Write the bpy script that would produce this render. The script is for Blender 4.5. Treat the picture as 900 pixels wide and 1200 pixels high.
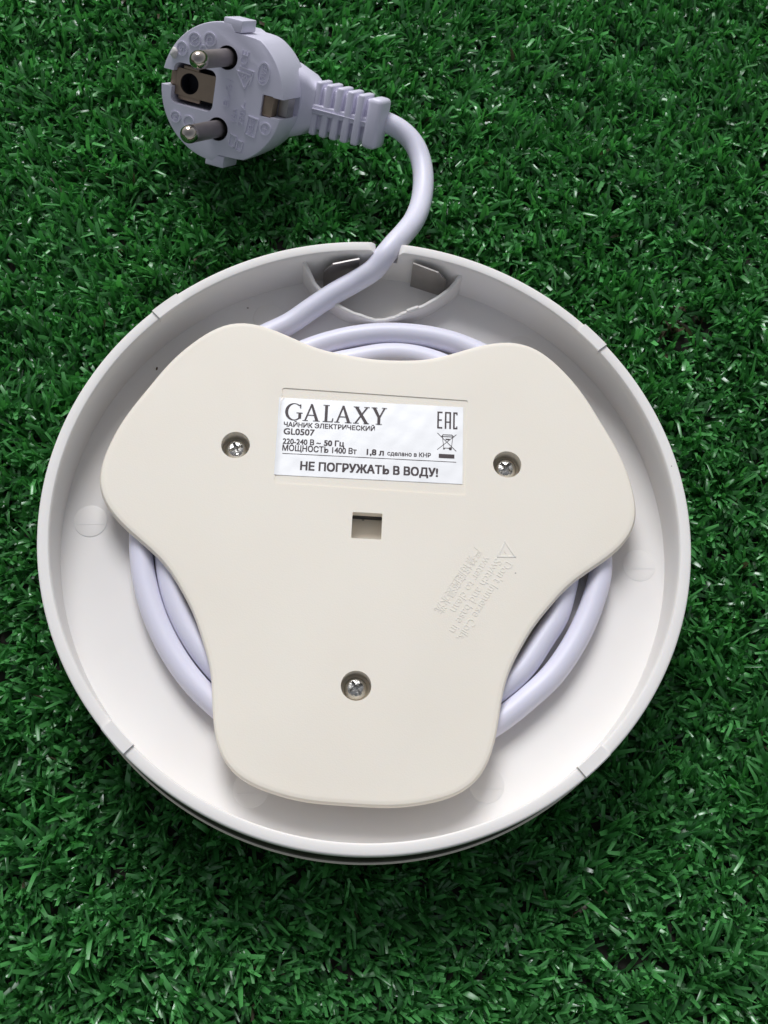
import bpy, bmesh, math, random
import numpy as np
from mathutils import Vector, Matrix
from mathutils.geometry import tessellate_polygon

for o in list(bpy.data.objects):
    bpy.data.objects.remove(o, do_unlink=True)
scene = bpy.context.scene
COL = scene.collection
MM = 0.001
ZR = 29.0            # height of the dish rim above the turf backing, mm
R = math.radians

# ------------------------------------------------------------------ camera
cam_d = bpy.data.cameras.new("camera")
cam = bpy.data.objects.new("camera", cam_d)
COL.objects.link(cam)
M3 = Matrix.Rotation(0.3701, 3, 'X') @ Matrix.Rotation(-0.0553, 3, 'Y')
cam.matrix_world = Matrix.Translation((-0.01324, -0.10936, 0.28774 + ZR * MM)) @ M3.to_4x4()
cam_d.sensor_fit = 'VERTICAL'
cam_d.sensor_height = 24.0
cam_d.sensor_width = 18.0
cam_d.lens = 24.0 * 1510.0 / 1200.0
cam_d.clip_start = 0.005
cam_d.clip_end = 20.0
cam_d.dof.use_dof = True
cam_d.dof.focus_distance = 0.305
cam_d.dof.aperture_fstop = 40.0
scene.camera = cam

# ------------------------------------------------------------------ light
SUN_EL, SUN_AZ = 43.0, 97.0          # azimuth measured from +x, towards +y
world = bpy.data.worlds.new("World")
scene.world = world
world.use_nodes = True
wn = world.node_tree
wn.nodes.clear()
sky = wn.nodes.new('ShaderNodeTexSky')
sky.sky_type = 'NISHITA'
sky.sun_disc = False
sky.sun_elevation = R(SUN_EL)
sky.sun_rotation = R(90.0 - SUN_AZ)
sky.air_density = 1.2
sky.dust_density = 2.5
sky.ozone_density = 0.5
bg = wn.nodes.new('ShaderNodeBackground')
bg.inputs['Strength'].default_value = 0.052
wo = wn.nodes.new('ShaderNodeOutputWorld')
hs = wn.nodes.new('ShaderNodeHueSaturation')      # thin white overcast
hs.inputs['Saturation'].default_value = 0.35
wn.links.new(sky.outputs[0], hs.inputs['Color'])
wn.links.new(hs.outputs[0], bg.inputs[0])
wn.links.new(bg.outputs[0], wo.inputs[0])

sun_d = bpy.data.lights.new("sun", 'SUN')
sun_d.energy = 1.5
sun_d.angle = R(27.0)
sun_d.color = (0.95, 0.97, 1.02)
sun = bpy.data.objects.new("sun", sun_d)
COL.objects.link(sun)
sd = Vector((math.cos(R(SUN_EL)) * math.cos(R(SUN_AZ)), math.cos(R(SUN_EL)) * math.sin(R(SUN_AZ)), math.sin(R(SUN_EL))))
sun.rotation_euler = sd.to_track_quat('Z', 'Y').to_euler()
sun.location = sd * 2

scene.view_settings.view_transform = 'Standard'
scene.view_settings.look = 'None'
scene.view_settings.gamma = 1.0
scene.view_settings.exposure = 0.66
scene.view_settings.use_curve_mapping = False

# ------------------------------------------------------------------ materials
def new_mat(name):
    m = bpy.data.materials.new(name)
    m.use_nodes = True
    nt = m.node_tree
    b = nt.nodes['Principled BSDF']
    return m, nt, b

def plastic(name, col, rough=0.4, bump=0.0, bscale=2500.0, sss=0.0, var=0.02, specks=0.0, vscale=60.0):
    m, nt, b = new_mat(name)
    N, L = nt.nodes, nt.links
    tc = N.new('ShaderNodeTexCoord')
    nz = N.new('ShaderNodeTexNoise'); nz.inputs['Scale'].default_value = vscale; nz.inputs['Detail'].default_value = 5
    L.new(tc.outputs['Object'], nz.inputs['Vector'])
    mix = N.new('ShaderNodeMix'); mix.data_type = 'RGBA'
    mix.inputs['A'].default_value = tuple(max(0, c * (1 - var * (1 + .6 * i))) for i, c in enumerate(col)) + (1,)
    mix.inputs['B'].default_value = tuple(min(1, c * (1 + var)) for c in col) + (1,)
    L.new(nz.outputs['Fac'], mix.inputs['Factor'])
    out = mix.outputs['Result']
    if specks > 0:
        vo = N.new('ShaderNodeTexVoronoi'); vo.inputs['Scale'].default_value = 190.0
        L.new(tc.outputs['Object'], vo.inputs['Vector'])
        n2 = N.new('ShaderNodeTexNoise'); n2.inputs['Scale'].default_value = 120.0
        L.new(tc.outputs['Object'], n2.inputs['Vector'])
        mr = N.new('ShaderNodeMapRange'); mr.inputs['From Min'].default_value = 0.56; mr.inputs['From Max'].default_value = 0.75
        mr.inputs['To Min'].default_value = 0.0; mr.inputs['To Max'].default_value = 0.085
        L.new(n2.outputs['Fac'], mr.inputs['Value'])
        lt = N.new('ShaderNodeMath'); lt.operation = 'LESS_THAN'
        L.new(vo.outputs['Distance'], lt.inputs[0]); L.new(mr.outputs['Result'], lt.inputs[1])
        ml = N.new('ShaderNodeMath'); ml.operation = 'MULTIPLY'; ml.inputs[1].default_value = specks
        L.new(lt.outputs[0], ml.inputs[0])
        m2 = N.new('ShaderNodeMix'); m2.data_type = 'RGBA'
        L.new(ml.outputs[0], m2.inputs['Factor']); L.new(out, m2.inputs['A'])
        m2.inputs['B'].default_value = (0.16, 0.12, 0.08, 1)
        out = m2.outputs['Result']
    L.new(out, b.inputs['Base Color'])
    rr = N.new('ShaderNodeMapRange'); rr.inputs['To Min'].default_value = rough * 0.85; rr.inputs['To Max'].default_value = min(1, rough * 1.2)
    nr = N.new('ShaderNodeTexNoise'); nr.inputs['Scale'].default_value = 140; nr.inputs['Detail'].default_value = 6
    L.new(tc.outputs['Object'], nr.inputs['Vector']); L.new(nr.outputs['Fac'], rr.inputs['Value'])
    L.new(rr.outputs['Result'], b.inputs['Roughness'])
    b.inputs['IOR'].default_value = 1.48
    if sss > 0:
        b.inputs['Subsurface Weight'].default_value = sss
        b.inputs['Subsurface Radius'].default_value = (1.0, 0.75, 0.5)
        b.inputs['Subsurface Scale'].default_value = 0.0004
    if bump > 0:
        nb = N.new('ShaderNodeTexNoise'); nb.inputs['Scale'].default_value = bscale; nb.inputs['Detail'].default_value = 2
        L.new(tc.outputs['Object'], nb.inputs['Vector'])
        bp = N.new('ShaderNodeBump'); bp.inputs['Strength'].default_value = bump; bp.inputs['Distance'].default_value = 0.0001
        L.new(nb.outputs['Fac'], bp.inputs['Height']); L.new(bp.outputs['Normal'], b.inputs['Normal'])
    return m

def metal(name, col, rough=0.3, bump=0.0, bscale=900.0, metallic=1.0, nscale=400):
    m, nt, b = new_mat(name)
    N, L = nt.nodes, nt.links
    b.inputs['Metallic'].default_value = metallic
    tc = N.new('ShaderNodeTexCoord')
    nz = N.new('ShaderNodeTexNoise'); nz.inputs['Scale'].default_value = nscale; nz.inputs['Detail'].default_value = 6
    L.new(tc.outputs['Object'], nz.inputs['Vector'])
    mix = N.new('ShaderNodeMix'); mix.data_type = 'RGBA'
    mix.inputs['A'].default_value = tuple(c * .82 for c in col) + (1,)
    mix.inputs['B'].default_value = tuple(min(1, c * 1.1) for c in col) + (1,)
    L.new(nz.outputs['Fac'], mix.inputs['Factor']); L.new(mix.outputs['Result'], b.inputs['Base Color'])
    mr = N.new('ShaderNodeMapRange'); mr.inputs['To Min'].default_value = rough * .8; mr.inputs['To Max'].default_value = min(1, rough * 1.3)
    L.new(nz.outputs['Fac'], mr.inputs['Value']); L.new(mr.outputs['Result'], b.inputs['Roughness'])
    if bump > 0:
        nb = N.new('ShaderNodeTexNoise'); nb.inputs['Scale'].default_value = bscale
        L.new(tc.outputs['Object'], nb.inputs['Vector'])
        bp = N.new('ShaderNodeBump'); bp.inputs['Strength'].default_value = bump; bp.inputs['Distance'].default_value = 0.0002
        L.new(nb.outputs['Fac'], bp.inputs['Height']); L.new(bp.outputs['Normal'], b.inputs['Normal'])
    return m

M = {}
M['dish'] = plastic('dish_plastic', (0.805, 0.782, 0.755), 0.6, bump=.05, sss=0.25, specks=.7, var=.03, vscale=45)
M['cover'] = plastic('cover_plastic', (0.87, 0.815, 0.715), 0.58, bump=.22, bscale=3000, sss=0.25, specks=.55, var=.03, vscale=35)
M['shell'] = plastic('shell_plastic', (0.85, 0.78, 0.66), 0.4)
M['band'] = plastic('band_plastic', (0.022, 0.013, 0.013), 0.35)
M['cable'] = plastic('cable_sheath', (0.75, 0.74, 0.845), 0.4, bump=.06, bscale=900, sss=0.3, specks=.5)
M['plug'] = plastic('plug_plastic', (0.72, 0.70, 0.83), 0.42, bump=.18, bscale=2600)
M['hole'] = plastic('hole_shade', (0.02, 0.02, 0.028), 0.5)  # near-black colour in place of the shade inside holes
M['foil'] = metal('foil_sticker', (0.80, 0.80, 0.80), 0.45, bump=.3, bscale=160, metallic=0.3, nscale=32)
M['ink'] = plastic('ink', (0.045, 0.028, 0.030), 0.5)
M['steel'] = metal('steel_plate', (0.42, 0.40, 0.38), 0.36)
M['screw'] = metal('screw_zinc', (0.62, 0.60, 0.56), 0.24, bump=.5, bscale=1800)
M['brass'] = metal('clip_brass', (0.33, 0.25, 0.185), 0.36, metallic=0.9)
M['pin'] = metal('pin_nickel', (0.36, 0.32, 0.31), 0.48)
M['pin_tip'] = metal('pin_tip_nickel', (0.55, 0.49, 0.43), 0.14)
M['dirt'] = plastic('dirt', (0.10, 0.05, 0.02), 0.8)
M['nub'] = plastic('nub_flash', (0.72, 0.68, 0.66), 0.5)

# ------------------------------------------------------------------ mesh helpers (mm, rim plane z = 0)
def finish(me, mat, smooth=True, ang=35):
    if mat is not None:
        me.materials.clear(); me.materials.append(mat)
    if smooth:
        me.polygons.foreach_set('use_smooth', [True] * len(me.polygons))
        me.set_sharp_from_angle(angle=R(ang))
    me.update()

def build(name, verts, faces, mat, parent=None, smooth=True, ang=35, fix=True):
    me = bpy.data.meshes.new(name)
    me.from_pydata([(v[0] * MM, v[1] * MM, v[2] * MM) for v in verts], [], faces)
    if fix:
        bm = bmesh.new(); bm.from_mesh(me)
        bmesh.ops.remove_doubles(bm, verts=bm.verts, dist=1e-7)
        bmesh.ops.recalc_face_normals(bm, faces=bm.faces)
        bm.to_mesh(me); bm.free()
    finish(me, mat, smooth, ang)
    o = bpy.data.objects.new(name, me)
    COL.objects.link(o)
    if parent is not None:
        o.parent = parent
    return o

def empty(name, label, cat, loc=(0, 0, 0), group=None):
    o = bpy.data.objects.new(name, None)
    o.empty_display_size = 0.01
    COL.objects.link(o)
    o.location = Vector(loc) * MM
    o['label'] = label; o['category'] = cat
    if group: o['group'] = group
    return o

def lathe(profile, segs, cx=0, cy=0, close=True, angs=None):
    """profile: list of (r,z); closed loop profile when close. Points with r==0 collapse."""
    if angs is None:
        angs = [2 * math.pi * i / segs for i in range(segs)]
    n = len(profile); V = []; F = []
    for a in angs:
        c, s = math.cos(a), math.sin(a)
        for r, z in profile: V.append((cx + r * c, cy + r * s, z))
    S = len(angs)
    for i in range(S):
        j = (i + 1) % S
        for k in range(n if close else n - 1):
            l = (k + 1) % n
            F.append((i * n + k, j * n + k, j * n + l, i * n + l))
    return V, F

def box(x0, x1, y0, y1, z0, z1):
    V = [(x, y, z) for z in (z0, z1) for y in (y0, y1) for x in (x0, x1)]
    F = [(0, 2, 3, 1), (4, 5, 7, 6), (0, 1, 5, 4), (2, 6, 7, 3), (0, 4, 6, 2), (1, 3, 7, 5)]
    return V, F

def rrect(x0, x1, y0, y1, r, n=5):
    P = []
    for cx, cy, a0 in ((x1 - r, y1 - r, 0), (x0 + r, y1 - r, 90), (x0 + r, y0 + r, 180), (x1 - r, y0 + r, 270)):
        for k in range(n + 1):
            a = R(a0 + 90 * k / n)
            P.append((cx + r * math.cos(a), cy + r * math.sin(a)))
    return P

def prism(poly, z0, z1):
    n = len(poly)
    V = [(x, y, z0) for x, y in poly] + [(x, y, z1) for x, y in poly]
    F = [tuple(range(n))[::-1], tuple(range(n, 2 * n))] + [(i, (i + 1) % n, n + (i + 1) % n, n + i) for i in range(n)]
    return V, F

def cyl(cx, cy, r, z0, z1, n=32):
    return prism([(cx + r * math.cos(2 * math.pi * i / n), cy + r * math.sin(2 * math.pi * i / n)) for i in range(n)], z0, z1)

def rbox(x0, x1, y0, y1, z0, z1, r, n=3):
    """box with all edges rounded by r, as verts/faces"""
    bm = bmesh.new()
    V, F = box(x0, x1, y0, y1, z0, z1)
    vs = [bm.verts.new(v) for v in V]
    for f in F: bm.faces.new([vs[i] for i in f])
    bmesh.ops.recalc_face_normals(bm, faces=bm.faces)
    bmesh.ops.bevel(bm, geom=list(bm.edges), offset=r, segments=n, profile=0.5, affect='EDGES', clamp_overlap=True)
    bm.verts.ensure_lookup_table(); bm.verts.index_update()
    V = [tuple(v.co) for v in bm.verts]; F = [tuple(v.index for v in f.verts) for f in bm.faces]
    bm.free()
    return V, F

def merge(*parts):
    V = []; F = []
    for v, f in parts:
        b = len(V); V += list(v); F += [tuple(i + b for i in t) for t in f]
    return V, F

def spline(pts, per=12):
    """Catmull-Rom through pts"""
    P = [np.array(p, float) for p in pts]
    P = [2 * P[0] - P[1]] + P + [2 * P[-1] - P[-2]]
    out = []
    for i in range(1, len(P) - 2):
        for k in range(per):
            t = k / per
            a, b, c, d = P[i - 1], P[i], P[i + 1], P[i + 2]
            out.append(0.5 * ((2 * b) + (c - a) * t + (2 * a - 5 * b + 4 * c - d) * t * t + (3 * b - a - 3 * c + d) * t ** 3))
    out.append(P[-2])
    return out

def tube(pts, rad, n=20):
    P = [np.array(p, float) for p in pts]
    V = []; F = []
    N = None
    for i, p in enumerate(P):
        t = P[min(i + 1, len(P) - 1)] - P[max(i - 1, 0)]; t /= np.linalg.norm(t)
        if N is None:
            N = np.cross(t, (0, 0, 1.0))
            if np.linalg.norm(N) < 1e-3: N = np.cross(t, (1.0, 0, 0))
        N = N - t * (N @ t); N /= np.linalg.norm(N); Bn = np.cross(t, N)
        r = rad(i) if callable(rad) else rad
        for k in range(n):
            a = 2 * math.pi * k / n
            V.append(tuple(p + r * (math.cos(a) * N + math.sin(a) * Bn)))
    for i in range(len(P) - 1):
        for k in range(n):
            l = (k + 1) % n
            F.append((i * n + k, i * n + l, (i + 1) * n + l, (i + 1) * n + k))
    F.append(tuple(range(n))[::-1]); F.append(tuple(range((len(P) - 1) * n, len(P) * n)))
    return V, F

def cut(obj, cutters, ang=35):
    """boolean-difference a list of (V,F) solids out of obj"""
    tmp = []
    for i, (v, f) in enumerate(cutters):
        c = build('cutter', v, f, None, smooth=False)
        tmp.append(c)
        md = obj.modifiers.new('b%d' % i, 'BOOLEAN'); md.operation = 'DIFFERENCE'; md.object = c; md.solver = 'EXACT'
        if obj.parent: c.parent = obj.parent
    bpy.context.view_layer.update()
    dg = bpy.context.evaluated_depsgraph_get()
    me = bpy.data.meshes.new_from_object(obj.evaluated_get(dg))
    mat = obj.data.materials[0]
    obj.modifiers.clear()
    old = obj.data; obj.data = me; me.name = old.name
    finish(me, mat, True, ang)
    for c in tmp:
        d = c.data; bpy.data.objects.remove(c, do_unlink=True); bpy.data.meshes.remove(d)

_txt_cache = {}
def _inside(p, poly):
    r = False; n = len(poly)
    for i in range(n):
        (x0, y0), (x1, y1) = poly[i], poly[i - 1]
        if (y0 > p[1]) != (y1 > p[1]) and p[0] < (x1 - x0) * (p[1] - y0) / (y1 - y0) + x0: r = not r
    return r

def text_mesh(s, bold=0.0):
    """glyph outlines of the built-in font, each outer contour filled by itself (with its counters)
    so that overlapping strokes of one glyph never cancel out. Returns flat verts and triangles"""
    if s in _txt_cache: return _txt_cache[s]
    cu = bpy.data.curves.new('t', 'FONT'); cu.body = s; cu.size = 1.0
    ob = bpy.data.objects.new('t', cu); COL.objects.link(ob)
    bpy.context.view_layer.update()
    dg = bpy.context.evaluated_depsgraph_get()
    oe = ob.evaluated_get(dg)
    cc = oe.to_curve(dg)
    polys = []
    for sp in cc.splines:
        P = []; bp_ = sp.bezier_points; n = len(bp_)
        for k in range(n):
            a, b_ = bp_[k], bp_[(k + 1) % n]
            p0, p1, p2, p3 = a.co.xy, a.handle_right.xy, b_.handle_left.xy, b_.co.xy
            straight = abs((p1 - p0).cross(p3 - p0)) < 1e-6 and abs((p2 - p0).cross(p3 - p0)) < 1e-6
            m_ = 1 if straight else 4
            for q in range(m_):
                t = q / m_; u = 1 - t
                v = p0 * u ** 3 + p1 * 3 * u * u * t + p2 * 3 * u * t * t + p3 * t ** 3
                P.append((v.x, v.y))
        P = [p for k, p in enumerate(P) if (p[0] - P[k - 1][0]) ** 2 + (p[1] - P[k - 1][1]) ** 2 > 1e-10]
        if len(P) > 2: polys.append(P)
    oe.to_curve_clear()
    bpy.data.objects.remove(ob, do_unlink=True); bpy.data.curves.remove(cu)
    def area(P): return sum(P[k - 1][0] * P[k][1] - P[k][0] * P[k - 1][1] for k in range(len(P))) / 2
    V = []; F = []
    if polys:
        def hole_in(H, P):      # inside P, smaller and wound the other way
            return H is not P and area(H) * area(P) < 0 and abs(area(H)) < abs(area(P)) and _inside(H[0], P)
        outs = [P for P in polys if not any(hole_in(P, Q) for Q in polys)]
        for P in outs:
            loops = [P] + [H for H in polys if hole_in(H, P)]
            pts = [p for l in loops for p in l]
            tris = tessellate_polygon([[Vector((x, y, 0)) for x, y in l] for l in loops])
            b0 = len(V); V += pts; F += [tuple(b0 + i for i in t) for t in tris]
    _txt_cache[s] = (V, F)
    return V, F

def text_bold(s, x0, x1, ybase, h, z, w):
    """three slightly shifted copies, each on its own level, thicken the strokes by w"""
    return merge(*[text_fit(s, x0 + d * w / 2, x1 + d * w / 2, ybase + e * w / 3, h, z + .003 * i) for i, (d, e) in enumerate(((-1, -1), (0, 1), (1, -1), (1, 1), (-1, 1)))])

def text_fit(s, x0, x1, ybase, h, z, bold=0.0, ref=None):
    """text scaled so that it spans x0..x1 and its first capital is h high, on plane z"""
    V, F = text_mesh(s, bold)
    if not V: return [], []
    H = [v[1] for v in text_mesh('H', bold)[0]]
    mx0 = min(v[0] for v in V); mx1 = max(v[0] for v in V)
    y0, y1 = min(H), max(H)
    sx = (x1 - x0) / (mx1 - mx0); sy = h / (y1 - y0)
    return [(x0 + (v[0] - mx0) * sx, ybase + (v[1] - y0) * sy, z) for v in V], F

def extrude_flat(V, F, h):
    """give flat faces (V at z) a thickness h downwards, closed on top and sides"""
    bm = bmesh.new()
    vs = [bm.verts.new(v) for v in V]
    for f in F:
        try: bm.faces.new([vs[i] for i in f])
        except ValueError: pass
    bmesh.ops.remove_doubles(bm, verts=bm.verts, dist=1e-5)
    r = bmesh.ops.extrude_face_region(bm, geom=list(bm.faces))
    nv = [e for e in r['geom'] if isinstance(e, bmesh.types.BMVert)]
    for v in nv: v.co.z -= h
    bmesh.ops.recalc_face_normals(bm, faces=bm.faces)
    bm.verts.index_update()
    V2 = [tuple(v.co) for v in bm.verts]; F2 = [tuple(v.index for v in f.verts) for f in bm.faces]
    bm.free()
    return V2, F2

def xf2(V, ang, ox, oy):
    c, s = math.cos(ang), math.sin(ang)
    return [(ox + c * x - s * y, oy + s * x + c * y, z) for x, y, z in V]

def ring2(cx, cy, rx, ry, w, z, n=28):
    V = []; F = []
    for i in range(n):
        a = 2 * math.pi * i / n
        V.append((cx + rx * math.cos(a), cy + ry * math.sin(a), z)); V.append((cx + (rx - w) * math.cos(a), cy + (ry - w) * math.sin(a), z))
    for i in range(n):
        j = (i + 1) % n
        F.append((2 * i, 2 * j, 2 * j + 1, 2 * i + 1))
    return V, F

def stroke(pts, w, z):
    """flat polyline stroke as separate quads (slightly stepped in z so that they never share a plane)"""
    V = []; F = []
    for i in range(len(pts) - 1):
        a = np.array(pts[i], float); b = np.array(pts[i + 1], float)
        d = b - a; d /= np.linalg.norm(d); n = np.array((-d[1], d[0])) * w / 2; e = d * w * .35
        k = len(V); zz = z + 0.004 * i
        for q in (a - e + n, a - e - n, b + e - n, b + e + n): V.append((q[0], q[1], zz))
        F.append((k, k + 1, k + 2, k + 3))
    return V, F

# ------------------------------------------------------------------ ground: turf backing
random.seed(7)
rng = np.random.default_rng(11)
m, nt, b = new_mat('turf_backing')
tc = nt.nodes.new('ShaderNodeTexCoord'); nz = nt.nodes.new('ShaderNodeTexNoise'); nz.inputs['Scale'].default_value = 350
nt.links.new(tc.outputs['Object'], nz.inputs['Vector'])
cr = nt.nodes.new('ShaderNodeValToRGB')
cr.color_ramp.elements[0].color = (0.012, 0.014, 0.010, 1); cr.color_ramp.elements[1].color = (0.055, 0.045, 0.036, 1)
nt.links.new(nz.outputs['Fac'], cr.inputs['Fac']); nt.links.new(cr.outputs['Color'], b.inputs['Base Color'])
b.inputs['Roughness'].default_value = 0.9
GX0, GX1, GY0, GY1 = -255.0, 275.0, -205.0, 370.0
FX0, FX1, FY0, FY1 = -122.0, 142.0, -128.0, 198.0      # thick part of the pile
V = []; F = []
nx, ny = 40, 44
for j in range(ny + 1):
    for i in range(nx + 1):
        V.append((-400 + 800 * i / nx, -400 + 900 * j / ny, random.uniform(-.25, .25)))
for j in range(ny):
    for i in range(nx):
        a = j * (nx + 1) + i; F.append((a, a + 1, a + nx + 2, a + nx + 1))
ground = build('ground', V, F, m, fix=False)
ground['kind'] = 'structure'

# ------------------------------------------------------------------ kettle base
base = empty('kettle_base', 'round ivory plastic kettle base lying upside down on the green artificial grass', 'kettle base', (0, 0, ZR))

NOTCH = R(85.35); NHALF = 3.0 / 76.5
angs = [2 * math.pi * i / 240 for i in range(240)]
for s in (-1, 1):
    for d in (0, .0006, .12, .35, .7, 1.1, 1.6, 2.0):
        angs.append(NOTCH + s * (NHALF + d / 76.5))
angs = sorted(set(round(a, 6) for a in angs))
prof = [(74.85, -11.9), (74.95, -8.0), (75.05, -4.0), (75.1, -0.9), (75.2, -0.45), (75.45, -0.12), (75.8, 0.0), (77.5, 0.0), (77.8, -0.07), (77.95, -0.22), (78.0, -0.5),
        (78.0, -2.0), (77.85, -2.35), (77.3, -2.45), (76.9, -2.5), (76.9, -8.9), (76.9, -14.6), (40.0, -14.6), (40.0, -13.07), (74.6, -13.07), (74.8, -12.95)]
V, F = lathe(prof, 0, angs=angs)
npf = len(prof)
for i, a in enumerate(angs):
    d = (abs((a - NOTCH + math.pi) % (2 * math.pi) - math.pi) - NHALF) * 76.5
    if d < 0.0003: top = -4.9
    elif d < 2.0: top = -2.0 + math.sqrt(max(0, 2.0 ** 2 - (2.0 - d) ** 2))
    else: top = 9
    for k in range(npf):
        x, y, z = V[i * npf + k]
        if z > top: V[i * npf + k] = (x, y, top)
dish = build('dish', V, F, M['dish'], base, ang=32)
# dark band and bottom shell below the lip
V, F = lathe([(76.95, -2.6), (77.45, -2.6), (77.6, -16.2), (76.95, -16.2)], 200)
build('dark_band', V, F, M['band'], base)
V, F = lathe([(0.01, -17.0), (77.4, -17.0), (77.95, -16.85), (78.05, -16.6), (77.9, -16.35), (77.6, -16.25), (70, -16.25), (0.01, -14.9)], 200, close=False)
build('top_shell', V, F, M['shell'], base)
# central coupling on the far side: the upturned base stands on it, just clear of the pile
V, F = lathe([(0.01, -ZR + 1.0), (15.0, -ZR + 1.0), (16.5, -ZR + 2.0), (19.0, -17.1), (0.01, -17.1)], 64, close=False)
build('coupling', V, F, M['shell'], base)
# raised pads on the rim
for a in (130.65, 40.75, -137.75, -49.25):
    n = 8; V = []; F = []
    pr = [(74.92, -1.4), (74.92, .35), (75.15, .55), (77.85, .55), (78.1, .3), (78.1, -1.4)]
    for i in range(n + 1):
        t = R(a - 2.85 + 5.7 * i / n)
        for r_, z_ in pr: V.append((r_ * math.cos(t), r_ * math.sin(t), z_))
    q = len(pr)
    for i in range(n):
        for k in range(q): F.append((i * q + k, i * q + (k + 1) % q, (i + 1) * q + (k + 1) % q, (i + 1) * q + k))
    F.append(tuple(range(q))); F.append(tuple(range(n * q, n * q + q))[::-1])
    build('rim_pad', V, F, M['dish'], base, ang=30)
# ejector marks on the floor
for (x, y), up in (((-68.0, 4.9), .16), ((68.0, -7.0), .07), ((-24.8, 62.4), .16), ((27.2, -60.9), .08), ((-27.5, -61.3), .05), ((42, 53.5), .08)):
    V, F = lathe([(0.01, -13.07 + up), (3.9, -13.07 + up), (4.1, -13.07 + up * .6), (4.12, -13.2)], 40, x, y, close=False)
    e = build('ejector_mark', V, F, M['dish'], base, ang=20)
    V, F = rbox(x - 3.2, x + 3.6, y - .9, y - .7, -13.07 + up, -13.07 + up + .045, .02, 1)
    build('scratch_line', V, F, M['dish'], e)
# cord guide wall behind the notch
gp = spline([(-15.6, 73.9, -2.6), (-14.3, 71.6, -4.0), (-11.8, 68.0, -6.6), (-5.6, 62.8, -7.6), (0.2, 60.7, -8.6), (4.0, 60.0, -9.2), (8.2, 60.5, -8.5), (10.5, 61.1, -7.4), (16.6, 63.6, -7.0), (22.4, 67.6, -6.4), (25.0, 70.0, -4.4), (26.2, 71.3, -3.0)], 6)
V = []; F = []
for i, p in enumerate(gp):
    t = gp[min(i + 1, len(gp) - 1)] - gp[max(i - 1, 0)]; t = t[:2] / np.linalg.norm(t[:2]); nn = np.array((-t[1], t[0]))
    zt = p[2] + .12 * math.sin(i * 1.7)
    for off, z in ((-.55, -13.2), (-.5, zt - .25), (-.25, zt), (.25, zt), (.5, zt - .25), (.55, -13.2)):
        V.append((p[0] + nn[0] * off, p[1] + nn[1] * off, z))
for i in range(len(gp) - 1):
    for k in range(6): F.append((i * 6 + k, i * 6 + (k + 1) % 6, (i + 1) * 6 + (k + 1) % 6, (i + 1) * 6 + k))
F.append(tuple(range(6))); F.append(tuple(range(len(gp) * 6 - 6, len(gp) * 6))[::-1])
build('cord_guide', V, F, M['dish'], base, ang=30)
# flash of plastic on the guide
V, F = rbox(11.2, 14.6, 61.4, 62.2, -7.3, -6.7, .15, 1)
build('plastic_burr', xf2([(x - 12.9, y - 61.8, z) for x, y, z in V], R(22), 12.9, 62.1), F, M['dish'], base)
# two steel plates against the inner wall beside the notch
ax = np.array((math.cos(NOTCH), math.sin(NOTCH)))
for mir in (0, 1):
    p0 = np.array((13.0, 72.75)); p1 = np.array((21.9, 69.5))
    if mir:
        p0 = 2 * ax * (p0 @ ax) - p0; p1 = 2 * ax * (p1 @ ax) - p1
    u = (p1 - p0) / np.linalg.norm(p1 - p0); L_ = np.linalg.norm(p1 - p0)
    nrm = np.array((-u[1], u[0])) * .2
    poly = [(0, -13.0), (0, -1.7), (L_ * .74, -2.3), (L_, -5.2), (L_, -13.0)]
    V = []
    for s in (-1, 1):
        for a_, z_ in poly: V.append((p0[0] + u[0] * a_ + s * nrm[0], p0[1] + u[1] * a_ + s * nrm[1], z_))
    F = [(0, 1, 2, 3, 4), (9, 8, 7, 6, 5)] + [(i, (i + 1) % 5, 5 + (i + 1) % 5, 5 + i) for i in range(5)]
    build('steel_plate', V, F, M['steel'], base, smooth=False)

# ---- three-lobed cover
FC = [58.784, 2.497, 10.992, 2.437, -1.205, 0.892, 1.224, 0.373, -0.392, 0.233, 0.111, 0.07, -0.177, 0.055, -0.02]
def cover_r(t):
    r = FC[0]
    for k in range(1, 8): r += FC[2 * k - 1] * math.cos(3 * k * t) + FC[2 * k] * math.sin(3 * k * t)
    return r
CT = -4.9
NO = 240
out0 = [np.array((cover_r(2 * math.pi * i / NO) * math.cos(2 * math.pi * i / NO), cover_r(2 * math.pi * i / NO) * math.sin(2 * math.pi * i / NO))) for i in range(NO)]
nrm0 = []
for i in range(NO):
    t = out0[(i + 1) % NO] - out0[i - 1]; t /= np.linalg.norm(t); nrm0.append(np.array((t[1], -t[0])))
loops = [(-1.0, CT - 2.3), (-.25, CT - 2.3), (0, CT - 2.0), (0.05, CT - 1.0), (-.12, CT - .55), (-.45, CT - .2), (-1.0, CT - .04), (-1.5, CT)]
V = []; F = []
for off, z in loops:
    for i in range(NO): V.append((*(out0[i] + nrm0[i] * off), z))
for l in range(len(loops) - 1):
    for i in range(NO):
        j = (i + 1) % NO
        F.append((l * NO + i, l * NO + j, (l + 1) * NO + j, (l + 1) * NO + i))
F.append(tuple(range(NO))[::-1]); F.append(tuple(range((len(loops) - 1) * NO, len(loops) * NO)))
cover = build('bottom_cover', V, F, M['cover'], base)
SCREWS = [(-32.3, 22.0), (35.1, 16.9), (-3.2, -38.95)]
HA = R(-3.6)
sq = [(x, y) for x, y, _ in xf2([(px, py, 0) for px, py in rrect(-3.65, 3.65, -3.4, 3.4, .25, 2)], HA, -0.1, 0.6)]
LA = R(-4.06); LO = (-22.65, 11.9)
lab = [(x, y) for x, y, _ in xf2([(px, py, 0) for px, py in rrect(0, 47.0, 0, 26.0, .5, 3)], LA, *LO)]
cutters = [cyl(x, y, 3.55, -9, 0, 40) for x, y in SCREWS] + [prism(sq, -9, 0), prism(lab, CT - .2, 0)]
cut(cover, cutters, ang=30)
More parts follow.
